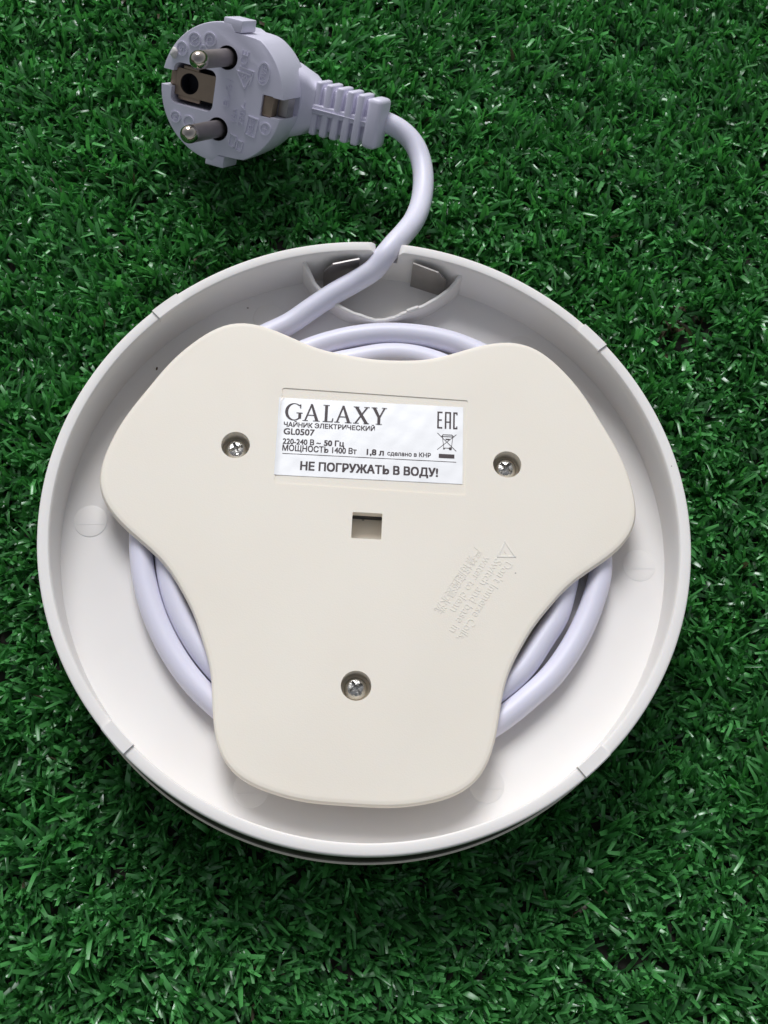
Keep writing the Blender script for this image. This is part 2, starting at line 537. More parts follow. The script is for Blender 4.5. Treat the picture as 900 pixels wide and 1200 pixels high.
# hub under the cover (cord winds round it)
V, F = cyl(0, 0, 44.0, -13.0, CT - 2.35, 120)
hub = build('winding_hub', V, F, M['cover'], base)
big = [(x, y) for x, y, _ in xf2([(px, py, 0) for px, py in rrect(-4.3, 4.3, -3.9, 7.5, .5, 3)], HA, -0.1, 0.6)]
cut(hub, [cyl(x, y, 3.6, -9.3, 0, 40) for x, y in SCREWS] + [prism(big, -10.2, 0)])
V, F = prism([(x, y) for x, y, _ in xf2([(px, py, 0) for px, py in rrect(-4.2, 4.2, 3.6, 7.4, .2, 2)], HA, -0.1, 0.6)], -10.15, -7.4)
build('hole_shade_block', V, F, M['hole'], base)  # added dark block, stands in for the shade in the cavity

# ---- screws
def make_screw(x, y, rot):
    pr = [(0.01, -6.9), (1.3, -6.95), (2.1, -7.12), (2.55, -7.5), (2.7, -8.0), (2.7, -10.0)]
    n = 36; V, F = lathe(pr + [(0.01, -10.0)], n, 0, 0, close=False)
    o = build('screw', V, F, M['screw'], cover, ang=60)
    arms = []
    for a in (0, 90):
        Vb, Fb = rbox(-1.8, 1.8, -.4, .4, -8.6, -6.0, .05, 1)
        arms.append((xf2(Vb, R(a + rot), 0, 0), Fb))
    arms.append(cyl(0, 0, .75, -8.8, -6, 12))
    cut(o, arms, ang=40)
    o.location = Vector((x, y, 0)) * MM
    return o
for (x, y), rot in zip(SCREWS, (20, 48, 30)):
    make_screw(x, y, rot)

# ---- embossed moulded text on the cover
ta = math.atan2(-28.83 + 10.72, 22.22 - 34.23)
parts = []
def emb(s, p, length, h):
    V, F = text_fit(s, 0, length, 0, h, 0.0)
    V, F = extrude_flat(V, F, .3)
    parts.append((xf2([(x, y, z + CT + .075) for x, y, z in V], ta, *p), F))
ux, uy = math.cos(ta), math.sin(ta); vx, vy = -uy, ux          # v = glyph up
def at(p, dv): return (p[0] + vx * dv, p[1] + vy * dv)
emb("Don't Immerse Coils,", at((34.1, -8.9), -.9), 23.0, 2.0)
emb("Switch and base in", at((31.6, -8.2), -.9), 21.6, 2.0)
emb("water to clean", at((29.1, -7.6), -.9), 16.2, 2.0)
emb("严禁将底座浸水洗", at((26.9, -5.4), -1.0), 19.0, 1.9)
tri = np.array(((33.46, -3.6), (31.5, -7.4), (35.7, -7.4)))
for i in range(3):
    a, b_ = tri[i], tri[(i + 1) % 3]
    d = (b_ - a); L_ = np.linalg.norm(d)
    Vb, Fb = rbox(-.2, L_ + .2, -.22, .22, CT - .05, CT + .075 + .02 * i, .05, 1)
    parts.append((xf2(Vb, math.atan2(d[1], d[0]), *a), Fb))
Vb, Fb = text_fit('!', -.25, .25, -.8, 1.7, 0, .01)
Vb, Fb = extrude_flat(Vb, Fb, .24)
parts.append((xf2([(x, y, z + CT + .075) for x, y, z in Vb], R(20), 33.45, -6.4), Fb))
build('moulded_text', *merge(*parts), M['cover'], cover, ang=40)

# ---- foil rating sticker
SA = R(-3.05); SO = (-22.74, 14.07); SZ = CT - .2
SW, SH = 46.5, 21.05
def swave(x, y): return .012 * math.sin(x * .55 + y * .3) * math.sin(y * .7 + 1) + .006 * math.sin(x * 1.3 - y * .9)
nx, ny = 62, 28
V = []; F = []
for j in range(ny + 1):
    for i in range(nx + 1):
        x, y = SW * i / nx, SH * j / ny
        V.append((x, y, .11 + swave(x, y) + .16 * max(0, 1 - x / 1.5) ** 2))
for j in range(ny):
    for i in range(nx):
        a = j * (nx + 1) + i; F.append((a, a + 1, a + nx + 2, a + nx + 1))
# cut the folded top left corner
c1 = nx + 1
V2, F2 = extrude_flat(V, F, .07)
sticker = build('rating_sticker', V2, F2, M['foil'], cover, ang=60)
sticker.location = Vector((SO[0], SO[1], SZ)) * MM; sticker.rotation_euler.z = SA
LZ = .185
ink = []
def galaxy():
    z = [LZ]
    def q(*p):
        z[0] += .0018
        for dx in (-.06, .06): ink.append(([(1.75 + a + dx, 15.0 + b_, z[0] + dx * .01) for a, b_ in p], [tuple(range(len(p)))]))
    H = 4.65
    # G: outer/inner ellipse with stress
    n = 26; o = []; i_ = []
    for k in range(n + 1):
        a = R(48 + (322 - 48) * k / n)
        o.append((2.15 + 2.15 * math.cos(a), H / 2 + (H / 2 + .06) * math.sin(a)))
        i_.append((2.28 + 1.62 * math.cos(a), H / 2 + (H / 2 - .16) * math.sin(a)))
    for k in range(n): q(o[k], o[k + 1], i_[k + 1], i_[k])
    q((3.35, 2.0), (3.95, 2.0), (3.95, .55), (3.35, .45)); q((2.85, 2.15), (4.3, 2.15), (4.3, 1.98), (2.85, 1.98))
    q((3.55, 4.4), (3.85, 4.4), (3.85, 3.35), (3.72, 3.35))
    for x0 in (4.45, 12.4):
        w = 4.25
        q((x0 + .45, .12), (x0 + .75, .12), (x0 + w / 2 + .12, H), (x0 + w / 2 - .18, H))
        q((x0 + w - 1.05, .12), (x0 + w - .35, .12), (x0 + w / 2 + .14, H + .05), (x0 + w / 2 - .28, H + .05))
        q((x0 + 1.05, 1.5), (x0 + w - 1.2, 1.5), (x0 + w - 1.25, 1.7), (x0 + 1.12, 1.7))
        q((x0, 0), (x0 + 1.25, 0), (x0 + 1.25, .15), (x0, .15)); q((x0 + w - 1.6, 0), (x0 + w, 0), (x0 + w, .15), (x0 + w - 1.6, .15))
    x0 = 9.5
    q((x0 + .45, .1), (x0 + 1.05, .1), (x0 + 1.05, H - .1), (x0 + .45, H - .1))
    q((x0, H - .15), (x0 + 1.5, H - .15), (x0 + 1.5, H), (x0, H)); q((x0, 0), (x0 + 2.4, 0), (x0 + 2.4, .17), (x0, .17))
    q((x0 + 2.2, .1), (x0 + 2.4, .1), (x0 + 2.55, 1.05), (x0 + 2.42, 1.05))
    x0 = 17.1; w = 3.95
    q((x0 + .3, H - .1), (x0 + 1.05, H - .1), (x0 + w - .3, .1), (x0 + w - 1.05, .1))
    q((x0 + .35, .1), (x0 + .65, .1), (x0 + w - .4, H - .1), (x0 + w - .7, H - .1))
    for (a, b_) in ((0, 1.35), (w - 1.3, w)):
        q((x0 + a, 0), (x0 + b_, 0), (x0 + b_, .15), (x0 + a, .15)); q((x0 + a, H - .15), (x0 + b_, H - .15), (x0 + b_, H), (x0 + a, H))
    x0 = 21.6; w = 3.8
    q((x0 + w / 2 - .32, .1), (x0 + w / 2 + .3, .1), (x0 + w / 2 + .3, 2.1), (x0 + w / 2 - .32, 2.1))
    q((x0 + .3, H - .1), (x0 + 1.0, H - .1), (x0 + w / 2 + .3, 2.0), (x0 + w / 2 - .32, 2.0))
    q((x0 + w - .7, H - .1), (x0 + w - .4, H - .1), (x0 + w / 2 + .3, 2.0), (x0 + w / 2, 1.9))
    q((x0, H - .15), (x0 + 1.35, H - .15), (x0 + 1.35, H), (x0, H)); q((x0 + w - 1.2, H - .15), (x0 + w, H - .15), (x0 + w, H), (x0 + w - 1.2, H))
    q((x0 + w / 2 - .75, 0), (x0 + w / 2 + .75, 0), (x0 + w / 2 + .75, .15), (x0 + w / 2 - .75, .15))
galaxy()
ink.append(text_bold("ЧАЙНИК ЭЛЕКТРИЧЕСКИЙ", 1.6, 24.3, 13.15, 1.2, LZ, 0.100))
ink.append(text_bold("GL0507", 1.7, 9.3, 11.05, 1.6, LZ, 0.120))
ink.append(text_bold("220-240 В ~", 1.65, 11.0, 8.45, 1.4, LZ, 0.100))
ink.append(text_bold("50 Гц", 11.9, 16.8, 8.5, 1.4, LZ, 0.170))
ink.append(text_bold("МОЩНОСТЬ 1400 Вт", 1.65, 20.0, 6.6, 1.5, LZ, 0.100))
ink.append(text_bold("1,8 л", 22.6, 26.75, 6.6, 1.5, LZ, 0.160))
ink.append(text_bold("сделано в КНР", 27.7, 38.5, 6.75, 1.1, LZ, 0.070))
ink.append(text_bold("НЕ ПОГРУЖАТЬ В ВОДУ!", 6.4, 40.3, 1.65, 2.1, LZ, 0.220))
def bar(x0, x1, y0, y1, dz=0): ink.append(([(x0, y0, LZ + dz), (x1, y0, LZ + dz), (x1, y1, LZ + dz), (x0, y1, LZ + dz)], [(0, 1, 2, 3)]))
bar(1.7, 44.85, 5.72, 5.88)
# EAC mark
ex, ey, eh, t_ = 39.95, 14.8, 4.7, .42
bar(ex, ex + t_, ey, ey + eh); bar(ex, ex + 1.3, ey, ey + t_, .002); bar(ex, ex + 1.15, ey + eh / 2 - .2, ey + eh / 2 + .2, .002); bar(ex, ex + 1.3, ey + eh - t_, ey + eh, .002)
a0 = ex + 1.9
bar(a0, a0 + t_, ey, ey + eh); bar(a0 + 1.15, a0 + 1.15 + t_, ey, ey + eh); bar(a0, a0 + 1.57, ey + eh - t_, ey + eh, .002); bar(a0, a0 + 1.5, ey + 1.7, ey + 2.05, .002)
c0 = ex + 4.0
bar(c0, c0 + t_, ey, ey + eh); bar(c0, c0 + 1.1, ey, ey + t_, .002); bar(c0, c0 + 1.1, ey + eh - t_, ey + eh, .002); bar(c0 + .8, c0 + 1.1, ey + eh - .8, ey + eh, .004); bar(c0 + .8, c0 + 1.1, ey, ey + .8, .004)
# crossed-out wheeled bin
bx, by = 40.1, 8.8
for pl, w, dz in (([(0, 4.7), (4.7, 0)], .16, 0), ([(0, .2), (4.7, 4.5)], .14, .004),
                  ([(1.2, 4.0), (1.6, .7), (3.5, .7), (3.85, 4.0)], .14, .01), ([(1.0, 3.85), (1.4, 4.35), (3.6, 4.35), (4.05, 3.85), (1.0, 3.85)], .16, .03), ([(2.1, 3.1), (2.95, 3.1)], .3, .05)):
    V_, F_ = stroke([(bx + a, by + b_) for a, b_ in pl], w, LZ + dz); ink.append((V_, F_))
for cx_, cy_, r_ in ((1.65, .55, .2), (3.25, .6, .38)):
    V_, F_ = prism([(bx + cx_ + r_ * math.cos(2 * math.pi * k / 14), by + cy_ + r_ * math.sin(2 * math.pi * k / 14)) for k in range(14)], LZ + .05, LZ + .06)
    ink.append((V_, F_))
bar(40.5, 44.4, 6.75, 7.85)
iv, if_ = merge(*ink)
build('printed_text', [(x, y, z - .03 + swave(x, y)) for x, y, z in iv], if_, M['ink'], sticker, smooth=False, fix=False)
V, F = prism([(0.02, SH - .02), (0.02, SH - 1.5), (.7, SH - .9), (1.3, SH - .02)], .165, .21)
build('folded_corner', V, F, M['steel'], sticker, smooth=False)

# ------------------------------------------------------------------ power cord
cord = empty('power_cord', 'lavender white power cord coiled in the kettle base, its plug on the grass', 'power cord', (0, 0, ZR))
CR = 2.88
cp = []
def pol(a, r, z): cp.append((r * math.cos(R(a)), r * math.sin(R(a)), z))
ZC = -10.18
for a, r in ((150, 46.95), (128, 47.0), (105, 47.5), (92, 49.0), (82, 50.9), (72.5, 51.7), (62, 51.5), (48, 51.0), (25, 51.0), (0, 50.6), (-20, 50.4), (-32, 49.8), (-48, 49.9), (-70, 49.4), (-95, 49.1), (-120, 49.1), (-140, 49.0), (-160, 49.0), (180, 49.0)):
    pol(a, r, ZC)
for a, r in ((160, 49.4), (140, 50.3), (120, 52.0), (100, 54.4), (82, 57.0), (64, 59.0), (45, 59.2), (20, 58.4), (-5, 58.0), (-18, 57.6), (-32, 56.7), (-45, 55.8), (-65, 55.3), (-90, 55.0), (-115, 55.0), (-135, 55.1), (-155, 54.8), (-175, 55.0), (165, 55.9), (147, 57.6), (130, 59.8), (118, 61.0)):
    pol(a, r, ZC)
cp += [(-19.6, 58.9, -9.9), (-14.0, 62.7, -8.9), (-8.0, 66.5, -7.5), (-2.0, 69.7, -6.1), (2.6, 71.9, -4.0), (5.5, 75.1, -2.3), (8.2, 78.9, -2.4), (11.1, 83.2, -3.6), (13.9, 88.4, -5.4), (16.1, 95.4, -7.7), (17.2, 103.4, -9.3), (16.9, 110.1, -9.8), (15.2, 115.6, -9.4), (11.9, 119.5, -8.6), (7.6, 121.9, -7.9), (1.0, 124.4, -7.6)]
cable_pts = spline(cp, 10)
V, F = tube(cable_pts, CR, 24)
build('cable', V, F, M['cable'], cord, ang=80)

# ---- plug, built in its own frame: x towards the cord, y along the two pins, z out of the face
PM = Matrix(((0.908391, 0.168412, -0.382704, -38.09 * MM), (-0.390739, 0.667705, -0.633635, 124.25 * MM), (0.148821, 0.725126, 0.672342, 0.33 * MM), (0, 0, 0, 1)))
PR = 18.4
pr = [(0.01, 0), (18.0, 0), (18.25, -.08), (18.38, -.3), (18.4, -.7), (18.2, -7.0), (17.8, -12.0), (17.0, -14.2), (14.5, -17.0), (10.5, -20.5), (6.0, -22.8), (0.01, -23.4)]
n = 72; V = []; F = []
for i in range(n):
    a = 2 * math.pi * i / n
    mm = max(0, math.cos(a - R(18))) ** .8
    for r_, z_ in pr[1:-1]:
        dz = 5.5 * mm * {-7.0: .55, -12.0: 1, -14.2: .95, -17.0: .75, -20.5: .4}.get(z_, 0)
        x_, y_ = r_ * math.cos(a), r_ * math.sin(a)
        if x_ > 1.5: y_ = math.copysign(min(abs(y_), 16.3 - .05 * (x_ - 1.5)), y_)     # flattened flanks towards the cord
        V.append((x_, y_, z_ - dz))
k = len(pr) - 2
for i in range(n):
    j = (i + 1) % n
    for l in range(k - 1): F.append((i * k + l, i * k + l + 1, j * k + l + 1, j * k + l))
F.append(tuple(i * k for i in range(n))); F.append(tuple(i * k + k - 1 for i in range(n))[::-1])
plug = build('plug', V, F, M['plug'], cord, ang=40)
plug.matrix_local = PM
def pocket(poly, z0, z1=2.0): return prism(poly, z0, z1)
circ = lambda cx, cy, r, n=32: [(cx + r * math.cos(2 * math.pi * i / n), cy + r * math.sin(2 * math.pi * i / n)) for i in range(n)]
plug_cut = [pocket(rrect(-15.0, -2.1, -5.7, 5.3, 1.9, 5), -8.0),
            pocket(rrect(-22, -14.5, -1.45, 2.8, .2, 2), -11.0),
            pocket(rrect(12.1, 15.3, -3.1, 2.6, .2, 2), -5.0),
            pocket(rrect(15.0, 24, -2.8, 2.4, .2, 2), -12.5),
            pocket(circ(0.3, 9.5, 3.15), -4.0), pocket(circ(0.3, -9.5, 3.15), -4.0)]
plug_world = [([tuple((Vector(v)).to_tuple()) for v in vv], ff) for vv, ff in plug_cut]
# cutters share the plug's local frame
tmp = []
for i, (v, f) in enumerate(plug_world):
    c = build('cutter', v, f, None, parent=cord, smooth=False); c.matrix_local = PM; tmp.append(c)
    md = plug.modifiers.new('b%d' % i, 'BOOLEAN'); md.operation = 'DIFFERENCE'; md.object = c; md.solver = 'EXACT'
bpy.context.view_layer.update()
dg = bpy.context.evaluated_depsgraph_get()
me = bpy.data.meshes.new_from_object(plug.evaluated_get(dg))
plug.modifiers.clear(); plug.data = me; finish(me, M['plug'], True, 40)
for c in tmp: bpy.data.objects.remove(c, do_unlink=True)

def pbuild(name, V, F, mat, **kw): return build(name, V, F, mat, plug, **kw)
# neck from the disc to the strain relief
def section(x, hy, z0, z1, r):
    return [(x, a, b_) for a, b_ in rrect(-hy, hy, z0, z1, r, 3)]
secs = [section(6, 11.5, -23.0, -9.5, 3.0), section(13.5, 10.2, -23.4, -11.5, 3.0), section(18.3, 8.2, -23.6, -13.6, 2.5), section(20.3, 6.5, -23.4, -14.6, 2.0), section(21.2, 6.3, -23.2, -14.8, 1.8)]
V = [p for s in secs for p in s]; q = len(secs[0]); F = []
for i in range(len(secs) - 1):
    for k in range(q): F.append((i * q + k, i * q + (k + 1) % q, (i + 1) * q + (k + 1) % q, (i + 1) * q + k))
F.append(tuple(range(q))); F.append(tuple(range((len(secs) - 1) * q, len(secs) * q))[::-1])
pbuild('neck', V, F, M['plug'], ang=40)
# strain relief with slots
sr = []
X0, X1 = 20.8, 41.0
def zc(x): return -19.2 + (x - 20.8) * 0.09
sr.append(rbox(X0, X1 - .6, -5.9, 5.9, -21.6, -16.0, 1.2, 2))
ribs = [(20.8, 22.7), (24.0, 26.1), (27.3, 29.4), (30.6, 32.7), (33.9, 36.0), (37.2, 41.4)]
for i, (a, b_) in enumerate(ribs):
    h = 7.3 - .1 * i
    sr.append(rbox(a, b_, -h, h, zc(a) - 4.2, zc(a) + 4.3, .6 if i < 5 else 1.3, 3))
sr.append(rbox(21, 40.6, -1.5, 1.2, -22.5, -14.5, .35, 1))
sr.append(rbox(21, 40.6, -.16, .1, -22.5, -13.95, .05, 1))
pbuild('strain_relief', *merge(*sr), M['plug'], ang=40)
# side keys of the plug
for s in (-1, 1):
    V, F = rbox(-2.2, 3.4, 16.4 if s > 0 else -19.6, 19.6 if s > 0 else -16.4, -9.0, -.05, .35, 2)
    pbuild('guide_key', V, F, M['plug'])
# pins
for s in (-1, 1):
    V, F = lathe([(0.01, -4.0), (2.35, -4.0), (2.35, 14.2), (2.4, 15.2)], 28, 0, 9.5 * s, close=False)
    p = pbuild('pin', V, F, M['pin'], ang=50)
for s in (-1, 1):
    V, F = lathe([(2.4, 15.2), (2.4, 16.2), (2.2, 17.0), (1.7, 17.8), (1.0, 18.3), (0.01, 18.5)], 28, 0, 9.5 * s, close=False)
    pbuild('pin_tip', V, F, M['pin_tip'], ang=70)
    V, F = ring2(0.3, 9.5 * s, 3.1, 3.1, .75, -3.6, 32); V, F = extrude_flat(V, F, .3)
    pbuild('pin_shade_ring', V, F, M['hole'])  # dark ring, coloured as the shade around the pin
    V, F = lathe([(3.12, -3.95), (3.12, -.35), (3.02, -.35), (3.02, -3.95)], 32, .3, 9.5 * s)
    pbuild('pin_hole_shade', V, F, M['hole'])  # hole wall coloured dark to imitate the shade in it
# earth socket plate in the square pocket
V, F = prism(rrect(-14.9, -2.2, -3.5, 3.6, .3, 2), -2.6, -1.9)
for_plate = pbuild('earth_contact', V, F, M['brass'])
c = build('cutter', *prism(circ(-10.7, 0.0, 2.8), -6, 2), None, parent=cord, smooth=False); c.matrix_local = PM
md = for_plate.modifiers.new('b', 'BOOLEAN'); md.object = c; md.operation = 'DIFFERENCE'; md.solver = 'EXACT'
bpy.context.view_layer.update(); dg = bpy.context.evaluated_depsgraph_get()
me = bpy.data.meshes.new_from_object(for_plate.evaluated_get(dg)); for_plate.modifiers.clear(); for_plate.data = me; finish(me, M['brass'], True, 30)
bpy.data.objects.remove(c, do_unlink=True)
V, F = rbox(-13.9, -7.0, -4.7, -3.3, -3.3, -2.0, .35, 2); pbuild('contact_lug', V, F, M['brass'])
V, F = rbox(-13.2, -8.3, 3.5, 4.6, -3.3, -2.0, .35, 2); pbuild('contact_lug', V, F, M['brass'])
V, F = lathe([(2.95, -6.5), (2.95, -2.65), (2.75, -2.65), (2.75, -6.5)], 28, -10.7, 0); pbuild('contact_hole_shade', V, F, M['hole'])  # dark tube painted as shade in the contact hole
V, F = prism(rrect(-14.9, -2.2, -5.5, 5.2, .8, 3), -7.95, -7.2); pbuild('socket_floor_shade', V, F, M['hole'])  # pocket bottom with its shade put into the colour
V, F = rbox(-16.6, -14.9, -1.3, 2.6, -10.5, -1.9, .3, 2); pbuild('earth_spring', V, F, M['brass'])
# earth spring in the slot by the cord
V, F = rbox(12.2, 15.2, -3.0, 2.5, -4.5, -.7, .4, 2); pbuild('earth_spring', V, F, M['brass'])
V, F = prism([(15.4, -2.6), (18.0, -2.6), (18.0, 2.2), (15.4, 2.2)], -8.9, -4.5); pbuild('earth_spring', V, F, M['steel'])
# moulded marks on the face
pm = []
EH = .32
def pflat(V, F): 
    V, F = extrude_flat([(x, y, EH) for x, y, *_ in V], F, EH + .1); pm.append((V, F))
def ptext(s, cx, cy, w, h, ang):
    V, F = text_fit(s, -w / 2, w / 2, -h / 2, h, 0)
    pflat(xf2(V, R(ang), cx, cy), F)
for cx_, cy_, rx_, ry_ in ((-13.2, 8.9, 1.75, 1.9), (-9.8, 12.0, 1.85, 1.85), (-5.3, 13.0, 1.85, 1.85), (-6.8, 10.0, 1.2, 1.2), (11.5, 7.8, 1.9, 3.0), (-12.7, -9.2, 1.6, 1.6), (-8.6, -9.6, 1.7, 1.7), (14.4, -6.1, 1.7, 1.7)):
    pflat(*ring2(cx_, cy_, rx_, ry_, .33, 0))
ptext('N', -9.8, 12.0, 1.5, 1.7, 95); ptext('D', -5.3, 13.0, 1.5, 1.7, 95); ptext('S', -13.2, 8.9, 1.2, 1.5, 95)
ptext('CE', 5.4, 10.6, 3.6, 2.0, 85); ptext('OVE', 11.5, 7.8, 4.2, 1.5, 82); ptext('H', -12.7, -9.2, 1.2, 1.2, 95); ptext('+', 14.4, -6.1, 1.6, 1.6, 80)
ptext('EL-21', 1.9, .5, 7.0, 1.5, 88); ptext('16A', 4.6, -4.6, 3.8, 1.5, 88); ptext('250V~', 7.0, -3.6, 6.4, 1.5, 88); ptext('KEUR', 10.2, -6.2, 3.8, 1.3, 84)
for pts, w in (([(3.6, 6.9), (8.2, 6.6), (6.6, 2.8), (3.6, 6.9)], .35), ([(4.4, 8.2), (8.6, 7.6)], .3), ([(8.6, 7.6), (7.9, 4.0)], .3), ([(8.6, -8.6), (11.6, -9.2), (12.0, -4.2), (9.0, -3.9), (8.6, -8.6)], .3),
               ([(4.2, -12.8), (6.0, -13.2), (6.3, -10.2), (4.5, -9.8), (4.2, -12.8)], .35), ([(6.6, -13.6), (8.2, -13.8), (8.5, -11.2), (6.9, -11.0), (6.6, -13.6)], .35)):
    for i in range(len(pts) - 1): pflat(*stroke(pts[i:i + 2], w, 0))
ptext('S', 6.2, 5.8, 1.2, 1.6, 85)
pbuild('moulded_marks', *merge(*pm), M['plug'], ang=40)
# pale moulding nub at the edge
bm = bmesh.new(); bmesh.ops.create_icosphere(bm, subdivisions=3, radius=1)
V = [(-15.2 + v.co.x * 1.0 + .15 * math.sin(5 * v.co.y), 7.4 + v.co.y * 1.5, .45 + v.co.z * .9) for v in bm.verts]; bm.verts.index_update()
F = [tuple(v.index for v in f.verts) for f in bm.faces]; bm.free()
pbuild('moulding_nub', V, F, M['nub'])

# ------------------------------------------------------------------ dirt speck on the dish floor
bm = bmesh.new(); bmesh.ops.create_icosphere(bm, subdivisions=2, radius=1)
V = [(-53.6 + v.co.x * .25, 47.2 + v.co.y * .5 + .1 * v.co.x, ZR - 12.95 + v.co.z * .2) for v in bm.verts]; bm.verts.index_update()
F = [tuple(v.index for v in f.verts) for f in bm.faces]; bm.free()
sp = build('dirt_speck', V, F, M['dirt'])
sp['label'] = 'tiny dark brown dirt speck on the upper left floor of the dish'; sp['category'] = 'dirt speck'

# ------------------------------------------------------------------ artificial grass
m, nt, b = new_mat('grass_blade')
N, L = nt.nodes, nt.links
at_ = N.new('ShaderNodeAttribute'); at_.attribute_name = 'tint'
L.new(at_.outputs['Color'], b.inputs['Base Color'])
rm = N.new('ShaderNodeMapRange'); rm.inputs['To Min'].default_value = .2; rm.inputs['To Max'].default_value = .42
L.new(at_.outputs['Alpha'], rm.inputs['Value']); L.new(rm.outputs['Result'], b.inputs['Roughness'])
b.inputs['IOR'].default_value = 1.58
b.inputs['Specular IOR Level'].default_value = .62
tr = N.new('ShaderNodeBsdfTranslucent')
gm = N.new('ShaderNodeMix'); gm.data_type = 'RGBA'; gm.blend_type = 'MULTIPLY'; gm.inputs['Factor'].default_value = 1.0
L.new(at_.outputs['Color'], gm.inputs['A']); gm.inputs['B'].default_value = (1.2, 1.5, .9, 1)
L.new(gm.outputs['Result'], tr.inputs['Color'])
ms = N.new('ShaderNodeMixShader'); ms.inputs[0].default_value = 0.22
L.new(b.outputs[0], ms.inputs[1]); L.new(tr.outputs[0], ms.inputs[2])
L.new(ms.outputs[0], N['Material Output'].inputs['Surface'])

SP = 3.9
tx, ty = np.meshgrid(np.arange(GX0, GX1, SP), np.arange(GY0, GY1, SP * .9))
tx = tx.ravel() + rng.uniform(-1.6, 1.6, tx.size); ty = ty.ravel() + rng.uniform(-1.6, 1.6, ty.size)
NB = 20
kp = ((tx > FX0) & (tx < FX1) & (ty > FY0) & (ty < FY1)) | (rng.random(tx.size) < .28)
tx, ty = tx[kp], ty[kp]
nT = tx.size
T = np.repeat(np.arange(nT), NB)
nb = T.size
bx_ = tx[T] + rng.normal(0, .75, nb); by_ = ty[T] + rng.normal(0, .75, nb)
tuft_lean = rng.normal(0, .42, (nT, 2))
# pile lies slightly over, in slowly changing directions
fl = np.stack([.38 * np.sin(tx * .031 + 1) + .25 * np.sin(ty * .05), .38 * np.cos(ty * .027 + tx * .02) - .05], 1)
az = rng.uniform(0, 2 * np.pi, nb)
sp_ = np.abs(rng.normal(0, .62, nb))
d = np.stack([np.cos(az) * sp_, np.sin(az) * sp_], 1) + tuft_lean[T] + fl[T]
lean = np.hypot(d[:, 0], d[:, 1]); dirh = d / (lean[:, None] + 1e-6)
th0 = np.clip(lean * .55, 0, 1.15)                       # angle from vertical at the root
curl = rng.normal(.95, .85, nb)                            # extra bend along the blade
hv = .55 + .45 * (np.sin(tx * .11 + 2 * np.sin(ty * .05)) * np.sin(ty * .13 + 1.5 * np.sin(tx * .07)) * .5 + .5) + rng.normal(0, .08, nT)
Ln = rng.uniform(7.0, 12.0, nb) * np.clip(hv, .5, 1.1)[T]
W = rng.uniform(.32, .72, nb) * np.where((bx_ > FX0) & (bx_ < FX1) & (by_ > FY0) & (by_ < FY1), 1, 1.7)
fold = rng.uniform(-.45, .45, nb)
tw0 = rng.normal(0, .6, nb); tw1 = tw0 + rng.normal(0, .9, nb)
SEG = 3
pts = np.zeros((nb, SEG + 1, 3)); pts[:, 0, 0] = bx_; pts[:, 0, 1] = by_; pts[:, 0, 2] = .2
side = np.stack([-dirh[:, 1], dirh[:, 0], np.zeros(nb)], 1)
verts = np.zeros((nb, SEG + 1, 3, 3))
for k in range(SEG + 1):
    f = k / SEG
    ang = th0 + curl * f * f * 1.3
    tang = np.stack([dirh[:, 0] * np.sin(ang), dirh[:, 1] * np.sin(ang), np.cos(ang)], 1)
    if k > 0: pts[:, k] = pts[:, k - 1] + tang * (Ln / SEG)[:, None]
    nrm = np.cross(tang, side)
    tw = tw0 + (tw1 - tw0) * f
    s = side * np.cos(tw)[:, None] + nrm * np.sin(tw)[:, None]
    w = W * (1.0 if k < SEG else .72) * (.75 if k == 0 else 1)
    n2 = np.cross(tang, s)
    verts[:, k, 0] = pts[:, k] - s * w[:, None]; verts[:, k, 2] = pts[:, k] + s * w[:, None]; verts[:, k, 1] = pts[:, k] + n2 * (w * fold)[:, None]
verts[..., 2] = np.maximum(verts[..., 2], .1)
# pressed flat under the dish
rad = np.hypot(verts[..., 0], verts[..., 1])
lim = np.where(rad < 79.0, ZR - 17.0 - .3, 1e9)
verts[..., 2] = np.minimum(verts[..., 2], lim)
# nothing grows through the plug or the cable
Pi = PM.inverted(); A = np.array(Pi)[:3, :3]; t0 = np.array(Pi)[:3, 3] / MM
loc = (verts - np.array((0, 0, ZR))) @ A.T + t0
inpl = (np.hypot(loc[..., 0], loc[..., 1]) < 19.8) & (loc[..., 2] < 3) & (loc[..., 2] > -24)
inpl |= (loc[..., 0] > 0) & (loc[..., 0] < 42) & (np.abs(loc[..., 1]) < 8.0) & (loc[..., 2] > -23.5) & (loc[..., 2] < -11)
kill = inpl.any(axis=(1, 2))
def inside(v):
    q = (v - np.array((0, 0, ZR))) @ A.T + t0
    r_ = np.hypot(q[..., 0], q[..., 1])
    i_ = (r_ < 19.0) & (q[..., 2] < 1.5) & (q[..., 2] > -14.5) | (r_ < 18 - (-14.5 - q[..., 2]) * 1.1) & (q[..., 2] <= -14.5) & (q[..., 2] > -23.6)
    i_ |= (q[..., 0] > 0) & (q[..., 0] < 42) & (np.abs(q[..., 1]) < 7.6) & (q[..., 2] > -23.8) & (q[..., 2] < -12)
    return i_.any(axis=(1, 2))
for sq_ in (1.0, .7, .5, .35, .2, .12):                       # blades under the plug are pressed down
    ki = np.where(kill)[0]
    if not len(ki): break
    vv = verts[ki].copy(); vv[..., 2] *= sq_
    ok = ~inside(vv)
    verts[ki[ok]] = vv[ok]; kill[ki[ok]] = False
cw = np.array(cable_pts)[-150:] + np.array((0, 0, ZR))
cw = cw[np.hypot(cw[:, 0], cw[:, 1]) > 78]
near = np.zeros(nb, bool)
idx = np.where((bx_ > -10) & (bx_ < 40) & (by_ > 70) & (by_ < 140))[0]
if len(idx):
    dd = np.linalg.norm(verts[idx].reshape(len(idx), -1, 1, 3) - cw[None, None], axis=-1).min(-1)
    near[idx] = (dd < CR + .1).any(1)
kill |= near
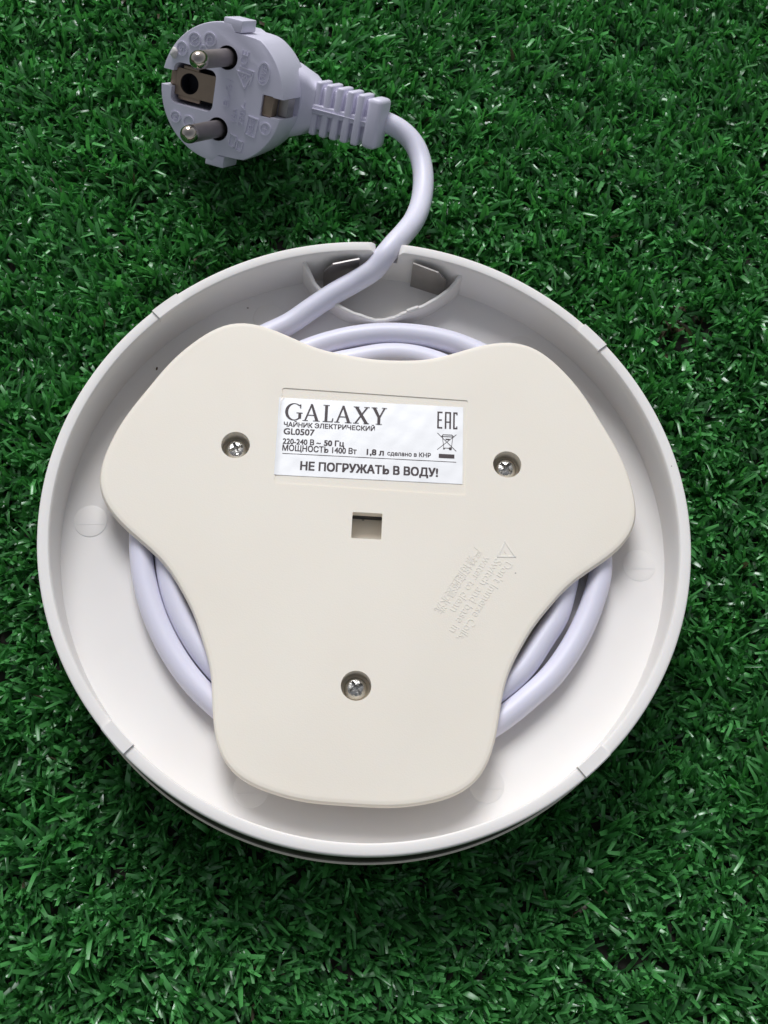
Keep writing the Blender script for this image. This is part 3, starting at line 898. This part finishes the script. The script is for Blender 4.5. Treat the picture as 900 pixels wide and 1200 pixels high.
# thin bare spots
bare = np.zeros(nb, bool)
for cx_, cy_, r_ in ((92, 67, 4.5), (88, 72, 3.0), (-75, -66, 2.5), (-62, -78, 2.2), (-20, -97, 2), (60, -100, 3), (40, 150, 3), (-100, 95, 3), (100, 20, 2.5), (-72, -91, 3)):
    bare |= (np.hypot(bx_ - cx_, by_ - cy_) < r_) & (rng.random(nb) < .75)
kill |= bare
# hidden far under the dish
kill |= (np.hypot(bx_, by_) < 60)
keep = ~kill
verts = verts[keep]; nb2 = len(verts)
vflat = (verts * MM).reshape(-1, 3)
base_i = (np.arange(nb2) * (SEG + 1) * 3)[:, None, None]
kk = (np.arange(SEG) * 3)[None, :, None]
quad = np.concatenate([base_i + kk + np.array((0, 1, 4, 3))[None, None, :], base_i + kk + np.array((1, 2, 5, 4))[None, None, :]], 1)
quad = quad.reshape(-1, 4)
me = bpy.data.meshes.new('artificial_grass')
me.vertices.add(len(vflat)); me.vertices.foreach_set('co', vflat.ravel())
me.loops.add(quad.size); me.loops.foreach_set('vertex_index', quad.ravel().astype(np.int32))
me.polygons.add(len(quad)); me.polygons.foreach_set('loop_start', (np.arange(len(quad)) * 4).astype(np.int32))
me.polygons.foreach_set('loop_total', np.full(len(quad), 4, np.int32))
me.polygons.foreach_set('use_smooth', np.ones(len(quad), bool))
me.update(calc_edges=True)
g = rng.random(nb2)
c_a = np.array((0.030, 0.155, 0.036)); c_b = np.array((0.120, 0.430, 0.118))
colr = c_a + (c_b - c_a) * g[:, None]
colr = colr * rng.uniform(.72, 1.2, nT)[T][keep][:, None]
br = rng.random(nb2)
colr[br < .003] = (0.10, 0.075, 0.05)
bxk, byk = bx_[keep], by_[keep]
soil = (np.hypot(bxk - 90, byk - 69) < 6) & (rng.random(nb2) < .45)
colr[soil] = np.array((0.085, 0.06, 0.04))
tint = me.attributes.new('tint', 'FLOAT_COLOR', 'POINT')
tint.data.foreach_set('color', np.concatenate([np.repeat(colr, (SEG + 1) * 3, axis=0), np.repeat(rng.random((nb2, 1)), (SEG + 1) * 3, axis=0)], 1).astype(np.float32).ravel())
me.materials.append(m)
grass = bpy.data.objects.new('artificial_grass', me)
COL.objects.link(grass)
grass['kind'] = 'stuff'; grass['label'] = 'dark green shiny artificial grass mat of short curled plastic blades'; grass['category'] = 'artificial grass'
